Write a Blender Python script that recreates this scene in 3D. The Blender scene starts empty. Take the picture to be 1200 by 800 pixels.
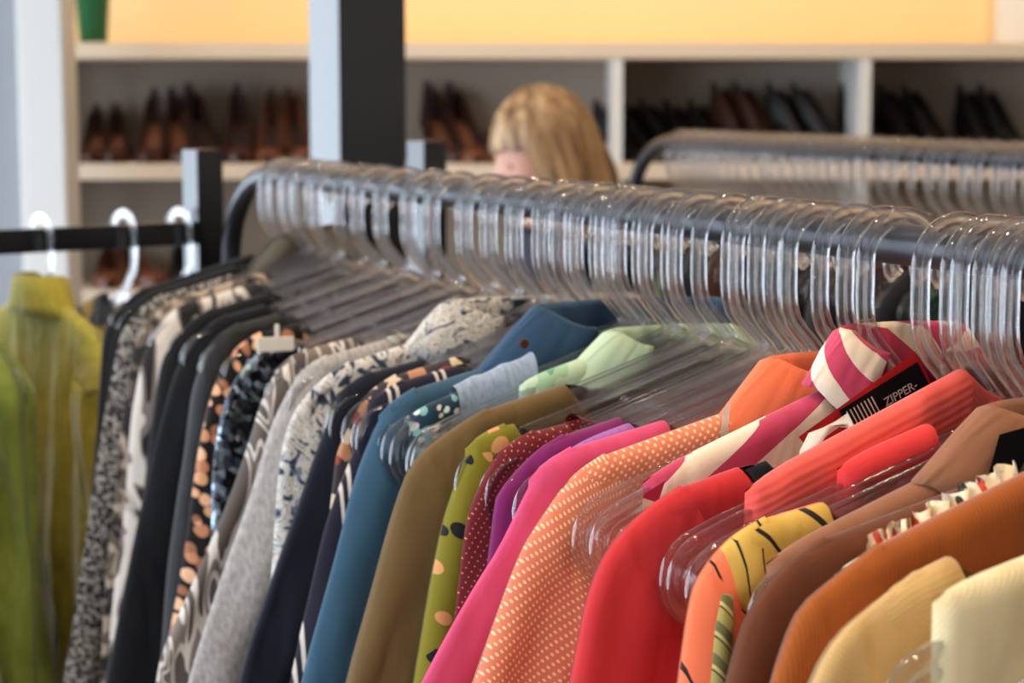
import bpy, bmesh, math, random
from mathutils import Vector, Matrix, noise
random.seed(7)
sc = bpy.context.scene
C = sc.collection
EYE = 1.60
# ------------------------------------------------------------------ camera
cam = bpy.data.cameras.new('camera')
camo = bpy.data.objects.new('camera', cam); C.objects.link(camo)
cam.sensor_width = 36.0; cam.lens = 69.0
cam.clip_start = 0.05
camo.location = (0, 0, EYE)
camo.rotation_euler = (math.radians(90) - math.atan(280 / 2300), 0, 0)
cam.dof.use_dof = True; cam.dof.focus_distance = 1.13; cam.dof.aperture_fstop = 9.5; cam.dof.aperture_blades = 0
sc.camera = camo
# ------------------------------------------------------------------ world, lights, exposure
world = bpy.data.worlds.new('sky'); sc.world = world; world.use_nodes = True
wbg = world.node_tree.nodes['Background']
wbg.inputs['Color'].default_value = (0.75, 0.87, 1.0, 1); wbg.inputs['Strength'].default_value = 7.2
WIN = [(-2.4, -0.5), (-0.1, 1.8), (2.1, 3.6), (3.8, 5.3)]            # shop windows in the left wall (y ranges)
WX, WZ0, WZ1 = -2.6, 0.30, 2.35
for y0, y1 in WIN:
    l = bpy.data.lights.new('window_portal', 'AREA'); l.shape = 'RECTANGLE'; l.size = WZ1 - WZ0; l.size_y = y1 - y0
    l.cycles.is_portal = True
    o = bpy.data.objects.new('window_portal', l); C.objects.link(o)
    o.location = (WX - .12, (y0 + y1) / 2, (WZ0 + WZ1) / 2); o.rotation_euler = (0, math.radians(-90), 0)
vs = sc.view_settings
vs.view_transform = 'Standard'; vs.look = 'None'; vs.gamma = 1.0; vs.use_curve_mapping = False; vs.exposure = -0.12
cy = sc.cycles
cy.max_bounces = 20; cy.transmission_bounces = 18; cy.transparent_max_bounces = 48; cy.glossy_bounces = 6; cy.diffuse_bounces = 4
cy.caustics_reflective = False; cy.caustics_refractive = False; cy.sample_clamp_indirect = 6.0; cy.use_denoising = True

# ------------------------------------------------------------------ helpers
def lin(c):
    return tuple(((x / 255) / 12.92 if x / 255 <= .04045 else ((x / 255 + .055) / 1.055) ** 2.4) for x in c) + (1,)

def tag(o, label=None, cat=None, group=None, kind=None):
    if label: o['label'] = label
    if cat: o['category'] = cat
    if group: o['group'] = group
    if kind: o['kind'] = kind
    return o

def thing(name, label, cat, loc=(0, 0, 0), rz=0, group=None):
    o = bpy.data.objects.new(name, None); C.objects.link(o); o.empty_display_size = .05
    o.location = loc; o.rotation_euler = (0, 0, rz)
    return tag(o, label, cat, group)

def link(name, me, mat, parent=None, smooth=True):
    if mat is not None and len(me.materials) == 0: me.materials.append(mat)
    if smooth: me.polygons.foreach_set('use_smooth', [True] * len(me.polygons))
    o = bpy.data.objects.new(name, me); C.objects.link(o)
    if parent: o.parent = parent
    return o

def bobj(name, bm, mat, parent=None, smooth=False):
    bmesh.ops.recalc_face_normals(bm, faces=bm.faces)
    me = bpy.data.meshes.new(name); bm.to_mesh(me); bm.free()
    return link(name, me, mat, parent, smooth)

def box(bm, lo, hi, bev=0):
    m = Matrix.Translation([(a + b) / 2 for a, b in zip(lo, hi)]) @ Matrix.Diagonal([b - a for a, b in zip(lo, hi)] + [1])
    r = bmesh.ops.create_cube(bm, size=1, matrix=m)
    if bev:
        es = list({e for v in r['verts'] for e in v.link_edges})
        bmesh.ops.bevel(bm, geom=es, offset=bev, segments=2, affect='EDGES')

def boxo(name, lo, hi, mat, parent=None, bev=0):
    bm = bmesh.new(); box(bm, lo, hi, bev); return bobj(name, bm, mat, parent)

def struct(name, lo, hi, mat, bev=0):
    o = boxo(name, lo, hi, mat, None, bev); o['kind'] = 'structure'; return o

def tube(bm, pts, rad, seg=10, cap=True):
    """round tube along points; rad is a number or a list"""
    pts = [Vector(p) for p in pts]; rings = []; up = None
    for i, p in enumerate(pts):
        t = (pts[min(i + 1, len(pts) - 1)] - pts[max(i - 1, 0)]).normalized()
        if up is None:
            up = Vector((0, 0, 1)) if abs(t.z) < .9 else Vector((1, 0, 0))
        a = t.cross(up).normalized(); up = a.cross(t).normalized()
        r = rad[i] if isinstance(rad, (list, tuple)) else rad
        rings.append([bm.verts.new(p + r * (math.cos(k / seg * 2 * math.pi) * a + math.sin(k / seg * 2 * math.pi) * up)) for k in range(seg)])
    for A, B in zip(rings, rings[1:]):
        for k in range(seg):
            bm.faces.new((A[k], A[(k + 1) % seg], B[(k + 1) % seg], B[k]))
    if cap:
        bm.faces.new(rings[0][::-1]); bm.faces.new(rings[-1])

def lathe(bm, prof, seg=20, center=(0, 0, 0)):
    rings = []
    for r, z in prof:
        rings.append([bm.verts.new((center[0] + r * math.cos(k / seg * 2 * math.pi), center[1] + r * math.sin(k / seg * 2 * math.pi), center[2] + z)) for k in range(seg)])
    for A, B in zip(rings, rings[1:]):
        for k in range(seg): bm.faces.new((A[k], A[(k + 1) % seg], B[(k + 1) % seg], B[k]))
    bm.faces.new(rings[0][::-1]); bm.faces.new(rings[-1])

def sstep(a, b, x):
    t = min(1, max(0, (x - a) / (b - a))); return t * t * (3 - 2 * t)

def smooth_path(pts, it=3):
    for _ in range(it):
        q = [pts[0]]
        for a, b in zip(pts, pts[1:]):
            q.append((.75 * a[0] + .25 * b[0], .75 * a[1] + .25 * b[1])); q.append((.25 * a[0] + .75 * b[0], .25 * a[1] + .75 * b[1]))
        q.append(pts[-1]); pts = q
    return pts

def resample(pts, n, pw=1.0):
    L = [0]
    for a, b in zip(pts, pts[1:]): L.append(L[-1] + math.hypot(b[0] - a[0], b[1] - a[1]))
    out = []; j = 0
    for k in range(n):
        s = L[-1] * (k / (n - 1)) ** pw
        while j < len(L) - 2 and L[j + 1] < s: j += 1
        t = (s - L[j]) / max(1e-9, L[j + 1] - L[j])
        out.append((pts[j][0] + t * (pts[j + 1][0] - pts[j][0]), pts[j][1] + t * (pts[j + 1][1] - pts[j][1])))
    return out, L[-1]

# ------------------------------------------------------------------ materials
class NT:
    def __init__(s, name):
        s.m = bpy.data.materials.new(name); s.m.use_nodes = True; s.t = s.m.node_tree
        s.p = s.t.nodes['Principled BSDF']; s.out = s.t.nodes['Material Output']
        s._uv = None
    def n(s, typ, ins=None, **kw):
        nd = s.t.nodes.new('ShaderNode' + typ)
        for k, v in kw.items(): setattr(nd, k, v)
        for k, v in (ins or {}).items():
            i = nd.inputs[k]
            if hasattr(v, 'is_output'): s.t.links.new(v, i)
            else: i.default_value = v
        return nd
    def uv(s):
        if s._uv is None: s._uv = s.n('UVMap').outputs[0]
        return s._uv
    def obj(s): return s.n('TexCoord').outputs['Object']
    def map(s, vec, scale=(1, 1, 1), rot=(0, 0, 0), loc=(0, 0, 0)):
        return s.n('Mapping', {'Vector': vec, 'Scale': scale, 'Rotation': rot, 'Location': loc}).outputs[0]
    def math(s, op, a, b=0.0, c=0.0):
        return s.n('Math', {0: a, 1: b, 2: c}, operation=op).outputs[0]
    def mix(s, f, a, b):
        nd = s.n('Mix', data_type='RGBA')
        for i, v in ((0, f), (6, a), (7, b)):
            if hasattr(v, 'is_output'): s.t.links.new(v, nd.inputs[i])
            else: nd.inputs[i].default_value = v
        return nd.outputs[2]
    def noise(s, vec, scale, detail=2, dist=0):
        return s.n('TexNoise', {'Vector': vec, 'Scale': scale, 'Detail': detail, 'Distortion': dist}).outputs['Fac']
    def ramp(s, f, stops, interp='LINEAR'):
        nd = s.n('ValToRGB', {'Fac': f}); nd.color_ramp.interpolation = interp
        e = nd.color_ramp.elements
        while len(e) < len(stops): e.new(.5)
        for el, (p, c) in zip(e, stops): el.position = p; el.color = c
        return nd.outputs['Color']
    def set(s, name, v):
        i = s.p.inputs[name]
        if hasattr(v, 'is_output'): s.t.links.new(v, i)
        else: i.default_value = v
    def bump(s, h, strength=.3, dist=.001):
        b = s.n('Bump', {'Height': h, 'Strength': strength, 'Distance': dist})
        s.t.links.new(b.outputs[0], s.p.inputs['Normal'])

def plain(name, col, rough=.6, metal=0.0, spec=.5, var=.06):
    t = NT(name); c = lin(col)
    n = t.noise(t.obj(), 9, 3)
    dk = tuple(x * (1 - var * 2) for x in c[:3]) + (1,)
    t.set('Base Color', t.mix(n, c, dk)); t.set('Roughness', rough); t.set('Metallic', metal); t.set('Specular IOR Level', spec)
    return t.m

def fabric(name, pat, rough=.85, sheen=.15, weave=700, wstr=.25, spec=.2, knit=None, metal=None, wrk=.8):
    """pat: colour triple or function (tree) -> colour socket. knit=(period, 'U'|'V'|'D', strength)."""
    t = NT(name)
    if callable(pat): col = pat(t)
    else:
        c = lin(pat); n = t.noise(t.map(t.uv(), (1, .35, 1)), 60, 4)
        col = t.mix(n, tuple(x * .86 for x in c[:3]) + (1,), tuple(min(1, x * 1.1) for x in c[:3]) + (1,))
    t.set('Base Color', col); t.set('Roughness', rough); t.set('Specular IOR Level', spec)
    t.set('Sheen Weight', sheen); t.set('Sheen Roughness', .4)
    h = t.noise(t.uv(), weave, 2)
    if knit:
        per, ax, st = knit
        rot = {'U': (0, 0, 0), 'V': (0, 0, math.pi / 2), 'D': (0, 0, math.pi / 4)}[ax]
        w = t.n('TexWave', {'Vector': t.map(t.uv(), (1, 1, 1), rot), 'Scale': 1 / per / math.pi, 'Distortion': 1.2, 'Detail': 1}, wave_type='BANDS', bands_direction='X').outputs['Fac']
        h = t.math('ADD', t.math('MULTIPLY', w, 1.0), t.math('MULTIPLY', h, .35))
        t.bump(h, st * .55, .0012)
    else: t.bump(h, wstr, .0008)
    nb = t.p.inputs['Normal'].links[0].from_node
    wn = t.noise(t.map(t.uv(), (1.4, .55, 1)), 22, 1.5, .6)
    b2 = t.n('Bump', {'Height': wn, 'Strength': wrk, 'Distance': .007}); t.t.links.new(b2.outputs[0], nb.inputs['Normal'])
    if metal is not None: t.set('Metallic', metal)
    return t.m

def P_polka(base, dot, pitch, rad, rot=math.pi / 4, jitter=0):
    def f(t):
        v = t.map(t.uv(), (1 / pitch,) * 2 + (0,), (0, 0, rot))
        fr = t.n('VectorMath', {0: v}, operation='FRACTION').outputs[0]
        d = t.n('VectorMath', {0: fr, 1: (.5, .5, 0)}, operation='DISTANCE').outputs['Value']
        k = t.math('LESS_THAN', d, rad)
        n = t.noise(t.uv(), 40, 3)
        b = lin(base); bc = t.mix(n, tuple(x * .88 for x in b[:3]) + (1,), b)
        return t.mix(k, bc, lin(dot))
    return f

def P_spots(base, dots, scale, thr, squash=1.0, smooth=False):
    """irregular blobs; dots = list of colours picked per cell"""
    def f(t):
        w = t.map(t.uv(), (scale, scale * squash, 0))
        vo = t.n('TexVoronoi', {'Vector': w, 'Scale': 1.0, 'Randomness': .85}, voronoi_dimensions='2D')
        sep = t.n('SeparateColor', {'Color': vo.outputs['Color']})
        r = t.math('MULTIPLY_ADD', sep.outputs[0], .5 * thr, thr * .6)
        k = t.math('LESS_THAN', vo.outputs['Distance'], r)
        c = t.ramp(sep.outputs[1], [(i / len(dots), lin(d)) for i, d in enumerate(dots)], 'CONSTANT')
        return t.mix(k, lin(base), c)
    return f

def P_stripes(cols, pitch, axis='U', wob=0.0):
    """cols: [(position 0..1, colour)]"""
    def f(t):
        rot = (0, 0, 0) if axis == 'U' else (0, 0, math.pi / 2) if axis == 'V' else (0, 0, axis)
        v = t.map(t.uv(), (1 / pitch,) * 2 + (0,), rot) if not isinstance(axis, float) else t.map(t.map(t.uv(), rot=rot), (1 / pitch, 1 / pitch, 0))
        x = t.n('SeparateXYZ', {'Vector': v}).outputs[0]
        if wob: x = t.math('ADD', x, t.math('MULTIPLY', t.noise(t.uv(), 14, 2), wob))
        return t.ramp(t.math('FRACT', x), [(p, lin(c)) for p, c in cols], 'CONSTANT')
    return f

def P_print(stops, scale, dist=1.5, detail=3, stretch=(1, 1, 1), interp='CONSTANT'):
    def f(t):
        n = t.noise(t.map(t.uv(), stretch), scale, detail, dist)
        return t.ramp(n, [(p, lin(c)) for p, c in stops], interp)
    return f

def P_heather(a, b, scale=350):
    def f(t):
        n = t.noise(t.map(t.uv(), (1, .4, 1)), scale, 3)
        return t.ramp(n, [(.3, lin(a)), (.7, lin(b))])
    return f

def P_scarf(t):
    """coral ground, mustard panel towards the neck with thin dark contour lines"""
    s = t.n('SeparateXYZ', {'Vector': t.uv()})
    u, v = s.outputs[0], s.outputs[1]
    n = t.noise(t.uv(), 14, 2)
    panel = t.math('LESS_THAN', t.math('ADD', u, t.math('ADD', t.math('MULTIPLY', v, .6), t.math('MULTIPLY', n, .03))), .238)
    w = t.math('FRACT', t.math('MULTIPLY', t.math('ADD', t.math('ADD', u, t.math('MULTIPLY', v, .75)), t.math('MULTIPLY', n, .05)), 34.0))
    line = t.math('LESS_THAN', w, .09)
    line = t.math('MULTIPLY', line, t.math('GREATER_THAN', t.noise(t.uv(), 22, 1), .42))
    yel = t.mix(t.noise(t.uv(), 35, 3), lin((196, 150, 60)), lin((232, 196, 104)))
    c = t.mix(panel, lin((246, 122, 84)), yel)
    return t.mix(line, c, lin((40, 34, 32)))

M = {}
def mk(name, *a, **k): M[name] = fabric(name, *a, **k)
mk('cream_knit', (236, 216, 170), knit=(.0024, 'D', .35))
mk('tan_rib', (204, 166, 110), knit=(.0026, 'V', .3))
mk('rust_cord', (160, 84, 32), knit=(.0022, 'U', .4), sheen=.3)
mk('floral_frill', P_spots((240, 222, 190), [(206, 70, 40), (60, 52, 40), (120, 96, 40), (240, 222, 190)], 110, .42))
mk('dark_brown', (104, 58, 36))
mk('brown_linen', (146, 98, 72))
mk('black_lining', (22, 20, 22))
mk('scarf_print', P_scarf)
mk('olive_twist', P_stripes([(0, (150, 138, 76)), (.45, (96, 92, 56)), (.8, (176, 160, 96)), (.93, (40, 40, 34))], .012, .7))
mk('coral_red', (222, 60, 62), weave=500)
mk('coral_terry', (232, 94, 84), knit=(.005, 'V', .5), weave=260)
mk('red_jersey', (198, 50, 54))
mk('navy_band', (26, 26, 36))
mk('pink_stripe', P_stripes([(0, (230, 212, 190)), (.5, (190, 66, 96))], .034, 1.22))
mk('orange_polka', P_polka((226, 130, 100), (246, 200, 160), .0038, .25))
mk('orange_plain', (234, 118, 80))
mk('white_trim', (244, 236, 224))
mk('hot_pink', (206, 76, 118))
mk('lilac', (156, 98, 168), knit=(.006, 'U', .7))
mk('purple', (120, 34, 96))
mk('burgundy_dot', P_polka((106, 30, 40), (206, 128, 84), .0042, .13, .5))
mk('olive_spot', P_spots((122, 116, 34), [(26, 26, 30), (122, 116, 34), (122, 116, 34), (206, 148, 96), (122, 116, 34)], 60, .34))
mk('olive_brown', (104, 84, 52), weave=500)
mk('mint', P_print([(0, (178, 202, 174)), (.62, (150, 186, 152)), (.70, (90, 150, 124))], 16, .5))
mk('chambray', (54, 86, 110), knit=(.0016, 'D', .3))
mk('denim', (44, 72, 102), knit=(.0016, 'D', .35))
mk('grey_blue', P_heather((128, 146, 174), (156, 172, 196)))
mk('teal_floral', P_spots((28, 54, 70), [(206, 222, 216), (120, 172, 170), (206, 190, 180), (28, 54, 70)], 150, .42))
mk('navy_stripe', P_stripes([(0, (30, 28, 44)), (.62, (196, 186, 178)), (.69, (30, 28, 44)), (.78, (196, 186, 178)), (.84, (30, 28, 44))], .038, 'U'))
mk('brick_print', P_spots((58, 50, 56), [(178, 128, 96), (206, 186, 160), (140, 66, 48), (58, 50, 56)], 55, .5))
mk('black_navy', (20, 24, 38))
mk('paisley', P_print([(0, (46, 54, 70)), (.40, (108, 118, 134)), (.44, (196, 194, 190)), (.50, (160, 156, 152)), (.53, (204, 202, 198)), (.585, (120, 120, 124)), (.61, (210, 202, 192)), (.67, (50, 56, 70))], 62, 1.2, 3))
mk('heather_grey', P_heather((140, 136, 136), (178, 174, 172)))
mk('pale_grey', (186, 180, 172))
mk('leaf_taupe', P_print([(0, (84, 76, 72)), (.42, (190, 182, 176)), (.47, (120, 110, 104)), (.55, (206, 200, 196)), (.59, (96, 88, 84))], 17, 2.0, 1, (1.6, .45, 1)))
mk('peach_dots', P_spots((18, 16, 18), [(214, 160, 122), (190, 130, 96), (226, 178, 142), (150, 100, 74)], 72, .46))
mk('black_cloth', (20, 21, 25))
mk('black_shine', (17, 18, 23), rough=.6, spec=.3)
mk('black_green', P_spots((16, 18, 24), [(16, 18, 24), (70, 160, 90), (16, 18, 24), (16, 18, 24), (16, 18, 24), (150, 176, 156), (16, 18, 24), (16, 18, 24)], 15, .40, .7))
mk('white_print', P_print([(0, (40, 36, 38)), (.42, (120, 112, 110)), (.46, (206, 198, 192)), (.60, (176, 166, 160)), (.64, (50, 46, 48))], 14, 1.5, 2, (1.4, .5, 1)))
mk('tweed', P_print([(0, (26, 26, 28)), (.47, (60, 58, 58)), (.52, (150, 144, 138))], 210, .6, 2))
mk('grey_brown_print', P_print([(0, (40, 36, 36)), (.45, (96, 84, 76)), (.55, (160, 146, 130))], 26, 1.0, 2))
mk('grey_linen', (148, 138, 124))
mk('yellow_black', P_print([(0, (24, 22, 16)), (.52, (140, 104, 20)), (.62, (34, 44, 18))], 14, 1.0, 2))
mk('yellow_olive', P_heather((144, 134, 44), (168, 156, 66), 90), sheen=.3)
mk('lime', P_heather((74, 122, 20), (96, 142, 30), 90), sheen=.3)
mk('moss', P_heather((96, 112, 40), (124, 134, 56), 90), sheen=.3)
mk('dark_green', (30, 60, 46)); mk('dark_teal', (22, 62, 70)); mk('dark_wine', (52, 24, 30)); mk('charcoal', (52, 50, 54)); mk('midnight', (24, 28, 52)); mk('dark_olive_print', P_print([(0, (24, 26, 24)), (.5, (96, 100, 84)), (.58, (40, 46, 40))], 12, 1, 2)); mk('umber', (70, 42, 30))

def sequin():
    t = NT('sequins')
    vo = t.n('TexVoronoi', {'Vector': t.map(t.uv(), (1, 1, 0)), 'Scale': 190.0}, voronoi_dimensions='2D')
    s = t.n('SeparateColor', {'Color': vo.outputs['Color']})
    t.set('Base Color', t.ramp(s.outputs[0], [(0, lin((20, 20, 26))), (.45, lin((60, 64, 74))), (.7, lin((150, 168, 186))), (.85, lin((104, 122, 134)))], 'CONSTANT'))
    t.set('Metallic', .85); t.set('Roughness', .22)
    nm = t.n('VectorMath', {0: vo.outputs['Color'], 1: (.5, .5, .5)}, operation='SUBTRACT').outputs[0]
    g = t.n('NewGeometry').outputs['Normal']
    a = t.n('VectorMath', {0: nm, 1: (.7, .7, .7)}, operation='MULTIPLY').outputs[0]
    b = t.n('VectorMath', {0: g, 1: a}, operation='ADD').outputs[0]
    c = t.n('VectorMath', {0: b}, operation='NORMALIZE').outputs[0]
    t.t.links.new(c, t.p.inputs['Normal'])
    return t.m
M['sequins'] = sequin()

GLASS = .3
def acrylic():
    t = NT('clear_acrylic'); t.t.nodes.remove(t.p)
    gl = t.n('BsdfGlass', {'Color': (.97, .97, .985, 1), 'Roughness': .0, 'IOR': 1.45})
    tr = t.n('BsdfTransparent', {'Color': (.975, .975, .985, 1)})
    mx = t.n('MixShader', {0: GLASS, 1: tr.outputs[0], 2: gl.outputs[0]})
    fz = t.n('Fresnel', {'IOR': 1.5}); bp = t.n('Bump', {'Height': t.noise(t.obj(), 160, 2), 'Strength': .12, 'Distance': .0012}); gs = t.n('BsdfGlossy', {'Roughness': .02, 'Color': (1, 1, 1, 1), 'Normal': bp.outputs[0]})
    mx = t.n('MixShader', {0: t.math('MINIMUM', t.math('MULTIPLY', fz.outputs[0], 1.35), .4), 1: mx.outputs[0], 2: gs.outputs[0]})
    t.t.links.new(mx.outputs[0], t.out.inputs[0])
    return t.m
M['acrylic'] = acrylic()
M['black_metal'] = plain('black_metal', (22, 23, 27), .22, 0, .9)
M['gun_metal'] = plain('gun_metal', (52, 54, 60), .33, .5, .5)
M['black_paint'] = plain('black_paint', (34, 32, 38), .22, 0, .8)
M['white_paint'] = plain('white_paint', (228, 228, 226), .55, var=.02)
M['shelf_white'] = plain('shelf_white', (226, 208, 186), .6, var=.03)
M['cubby_back'] = plain('cubby_back', (158, 146, 134), .8, var=.03)
M['grey_paint'] = plain('grey_paint', (150, 152, 158), .6, var=.03)
M['warm_wall'] = plain('warm_wall', (240, 208, 156), .8, var=.02)
M['room_wall'] = plain('room_wall', (214, 208, 200), .8, var=.03)
M['ceiling_white'] = plain('ceiling_white', (226, 222, 216), .9, var=.02)
M['green_pot'] = plain('green_pot', (28, 110, 72), .5)
M['price_tag'] = plain('price_tag', (226, 222, 214), .5, var=.02)
def wood():
    t = NT('floor_wood')
    v = t.map(t.obj(), (1, 6, 1))
    n = t.noise(v, 6, 5, 1)
    t.set('Base Color', t.ramp(n, [(.3, lin((104, 76, 54))), (.7, lin((142, 108, 78)))])); t.set('Roughness', .45)
    return t.m
M['floor_wood'] = wood()

# ------------------------------------------------------------------ the room
FL = 0.0
fl = struct('floor', (-2.7, -4.2, -.1), (3.9, 5.75, 0), M['floor_wood'])
struct('ceiling', (-2.7, -4.2, 3.0), (3.9, 5.75, 3.1), M['ceiling_white'])
struct('wall_back', (-2.7, 5.55, 0), (3.9, 5.7, 3.0), M['warm_wall'])
struct('wall_right', (3.8, -4.2, 0), (3.95, 5.55, 3.0), M['room_wall'])
struct('wall_front', (-2.7, -4.2, 0), (3.8, -4.05, 3.0), M['room_wall'])
wl = tag(bpy.data.objects.new('wall_left', None), kind='structure'); C.objects.link(wl)
boxo('sill_wall', (WX - .15, -4.05, 0), (WX, 5.55, WZ0), M['room_wall'], wl)
boxo('header', (WX - .15, -4.05, WZ1), (WX, 5.55, 3.0), M['room_wall'], wl)
ed = [-4.05] + [y for w in WIN for y in w] + [5.55]
for a, b in zip(ed[::2], ed[1::2]): boxo('pier', (WX - .15, a, WZ0), (WX, b, WZ1), M['room_wall'], wl)
for i, (y0, y1) in enumerate(WIN):
    w = tag(bpy.data.objects.new('window_%d' % (i + 1), None), kind='structure'); C.objects.link(w)
    for a, b in ((y0, y0 + .05), (y1 - .05, y1), ((y0 + y1) / 2 - .025, (y0 + y1) / 2 + .025)):
        boxo('window_frame', (WX - .1, a, WZ0), (WX - .04, b, WZ1), M['black_paint'], w)
    boxo('window_sill', (WX - .02, y0, WZ0 - .02), (WX + .12, y1, WZ0 + .015), M['white_paint'], w)

# ceiling spotlights (warm halogen) : can, ring, lens light
def spotlight(i, x, y, aim, energy, label, spot=85):
    z = 2.86
    t = thing('ceiling_spotlight', label, 'light', (x, y, 2.999), 0, 'ceiling spotlights')
    d = (Vector(aim) - Vector((x, y, z))).normalized()
    q = d.to_track_quat('-Z', 'Y').to_matrix().to_4x4()
    bm = bmesh.new(); lathe(bm, [(.05, -.004), (.05, -.02), (.012, -.024), (.012, -.12)], 16); bobj('mount', bm, M['white_paint'], t, True)
    bm = bmesh.new()
    lathe(bm, [(.03, .10), (.045, .09), (.05, .0), (.046, .0), (.044, .02), (.02, .03)], 18)
    can = bobj('can', bm, M['black_metal'], t, True); can.matrix_local = Matrix.Translation((0, 0, z - 2.999)) @ q
    l = bpy.data.lights.new('halogen', 'AREA'); l.shape = 'DISK'; l.size = .09; l.energy = energy; l.color = (1, .76, .50); l.spread = math.radians(spot * 2)
    lo = bpy.data.objects.new('halogen', l); C.objects.link(lo); lo.parent = t
    lo.matrix_local = Matrix.Translation((0, 0, z - 2.999)) @ q @ Matrix.Translation((0, 0, -.003))
k = 0
for x in (-.95, -.3, .35, 1.0, 1.65):
    spotlight(k, x, 4.75, (x, 5.55, 1.95), 3.6, 'black ceiling spotlight washing the warm wall, number %s from the window' % ['one', 'two', 'three', 'four', 'five'][k], 60); k += 1
for j, (x, y) in enumerate([(-1.1, .6), (-.1, .9), (.9, .7), (-.9, 2.1), (.2, 2.2), (1.2, 2.3), (-.3, -.5), (.8, -.6), (1.3, 3.4), (-.2, 3.5), (.5, 1.5), (-.6, 1.3)]):
    spotlight(k, x, y, (x * .8, y + .25, 1.2), 4.0, 'black ceiling spotlight over the racks, %s along the track' % ['first', 'second', 'third', 'fourth', 'fifth', 'sixth', 'seventh', 'eighth', 'ninth', 'tenth', 'eleventh', 'twelfth', 'thirteenth', 'fourteenth', 'fifteenth', 'sixteenth', 'seventeenth', 'eighteenth'][j], 70); k += 1

# ------------------------------------------------------------------ shoe shelving along the back wall
SY0, SY1 = 5.2, 5.55
sh = thing('shoe_shelving', 'long white shelving unit with shoe cubbies along the back wall', 'shelving', (0, 0, 0))
tops = [1.735, 1.418, 1.084, .75, .42, .10]
for zc in tops: boxo('shelf', (-1.42, SY0, zc - .021), (2.6, SY1, zc + .021), M['shelf_white'], sh, .003)
for x in (-1.40, .277, .93, 1.56, 2.2): 
    for a, b in zip(tops[1:], tops): boxo('divider', (x - .014, SY0 + .004, a + .021), (x + .014, SY1, b - .021), M['white_paint'], sh)
boxo('back_panel', (-1.42, SY1 - .02, .1), (2.6, SY1 - .002, 1.72), M['cubby_back'], sh)
# white column and grey panel left, trim right
o = struct('column_white', (-1.155, 4.62, 0), (-1.045, 4.76, 3.0), M['white_paint'], .006)
o = struct('wall_stub', (-1.36, 4.70, 0), (-1.158, 4.8, 3.0), M['grey_paint'])
o = struct('trim_1', (1.345, 5.49, 1.757), (1.47, 5.549, 3.0), M['white_paint'], .004)
# green pot on the top shelf
pt = thing('plant_pot', 'small green tapered pot on top of the shelving beside the white column', 'pot', (-1.118, 5.30, 1.757))
bm = bmesh.new(); lathe(bm, [(.036, 0), (.046, .12), (.05, .12), (.05, .14), (.044, .14), (.042, .11)], 24); bobj('pot', bm, M['green_pot'], pt, True)
bm = bmesh.new(); lathe(bm, [(.0, .108), (.042, .11)], 24); bobj('soil', bm, M['umber'], pt, True)

# ------------------------------------------------------------------ shoes
def shoe_meshes(heel, peak):
    """pump: toe towards -y, heel at y=+.11; returns upper, insole, sole, heel meshes"""
    secs = []
    for i in range(13):
        t = i / 12; y = .10 - .23 * t
        base = heel * (1 - sstep(0.05, .72, t)) + .004
        w = .026 + .013 * math.sin(min(1, t / .75) * math.pi * .62) if t < .8 else .037 * math.sqrt(max(.02, 1 - ((t - .8) / .205) ** 2))
        wall = peak * (1 - sstep(0, .42, t)) + .022 + .012 * sstep(.62, .8, t) - .018 * sstep(.85, 1, t)
        secs.append((t, y, base, w, wall))
    up = bmesh.new(); rings = []
    for t, y, b, w, h in secs:
        cl = sstep(.52, .66, t)
        ring = []
        for k in range(11):
            a = math.pi * (k / 10 * 1.0)
            x = -math.cos(a) * w
            s = math.sin(a)
            z = b + (h * s ** .7 if cl > .5 else h * (1 - abs(1 - 2 * min(1, 1.4 * s)) * 0) * min(1, 3 * s) * 1.0)
            if cl <= .5: x *= 1 - .3 * min(1, h / .08)
            if cl <= .5 and 2 < k < 8:
                z = b + .006; x *= .8
            ring.append(up.verts.new((x, y, z)))
        rings.append(ring)
    for A, B in zip(rings, rings[1:]):
        for k in range(10): up.faces.new((A[k], A[k + 1], B[k + 1], B[k]))
    # heel counter
    t, y, b, w, h = secs[0]
    back = [up.verts.new((-math.cos(math.pi * k / 8) * w, y + .024 * math.sin(math.pi * k / 8), b)) for k in range(9)]
    topv = [up.verts.new((-math.cos(math.pi * k / 8) * w * .45, y + .008 + .012 * math.sin(math.pi * k / 8), b + h * (1.0 + .25 * math.sin(math.pi * k / 8)))) for k in range(9)]
    for k in range(8): up.faces.new((back[k], back[k + 1], topv[k + 1], topv[k]))
    ins = bmesh.new(); pr = None
    for t, y, b, w, h in secs[:9]:
        r = [ins.verts.new((-w * .78, y, b + .008)), ins.verts.new((w * .78, y, b + .008))]
        if pr: ins.faces.new((pr[0], pr[1], r[1], r[0]))
        pr = r
    so = bmesh.new(); pr = None
    for t, y, b, w, h in secs:
        r = [so.verts.new((sx * w, y, b - dz)) for sx, dz in ((-1, 0), (1, 0), (1, .004), (-1, .004))]
        if pr:
            for k in range(4): so.faces.new((pr[k], pr[(k + 1) % 4], r[(k + 1) % 4], r[k]))
        pr = r
    he = bmesh.new()
    rr = []
    for z, rx, ry, yy in ((heel + .002, .024, .024, .098), (heel * .6, .013, .014, .108), (0, .009, .009, .112)):
        rr.append([he.verts.new((rx * math.cos(a * math.pi / 5), yy + ry * math.sin(a * math.pi / 5), z)) for a in range(10)])
    for A, B in zip(rr, rr[1:]):
        for k in range(10): he.faces.new((A[k], A[(k + 1) % 10], B[(k + 1) % 10], B[k]))
    he.faces.new(rr[-1])
    out = []
    for n, bm in (('upper', up), ('insole', ins), ('sole', so), ('heel', he)):
        bmesh.ops.recalc_face_normals(bm, faces=bm.faces)
        me = bpy.data.meshes.new('shoe_' + n); bm.to_mesh(me); bm.free(); out.append((n, me))
    return out
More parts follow.
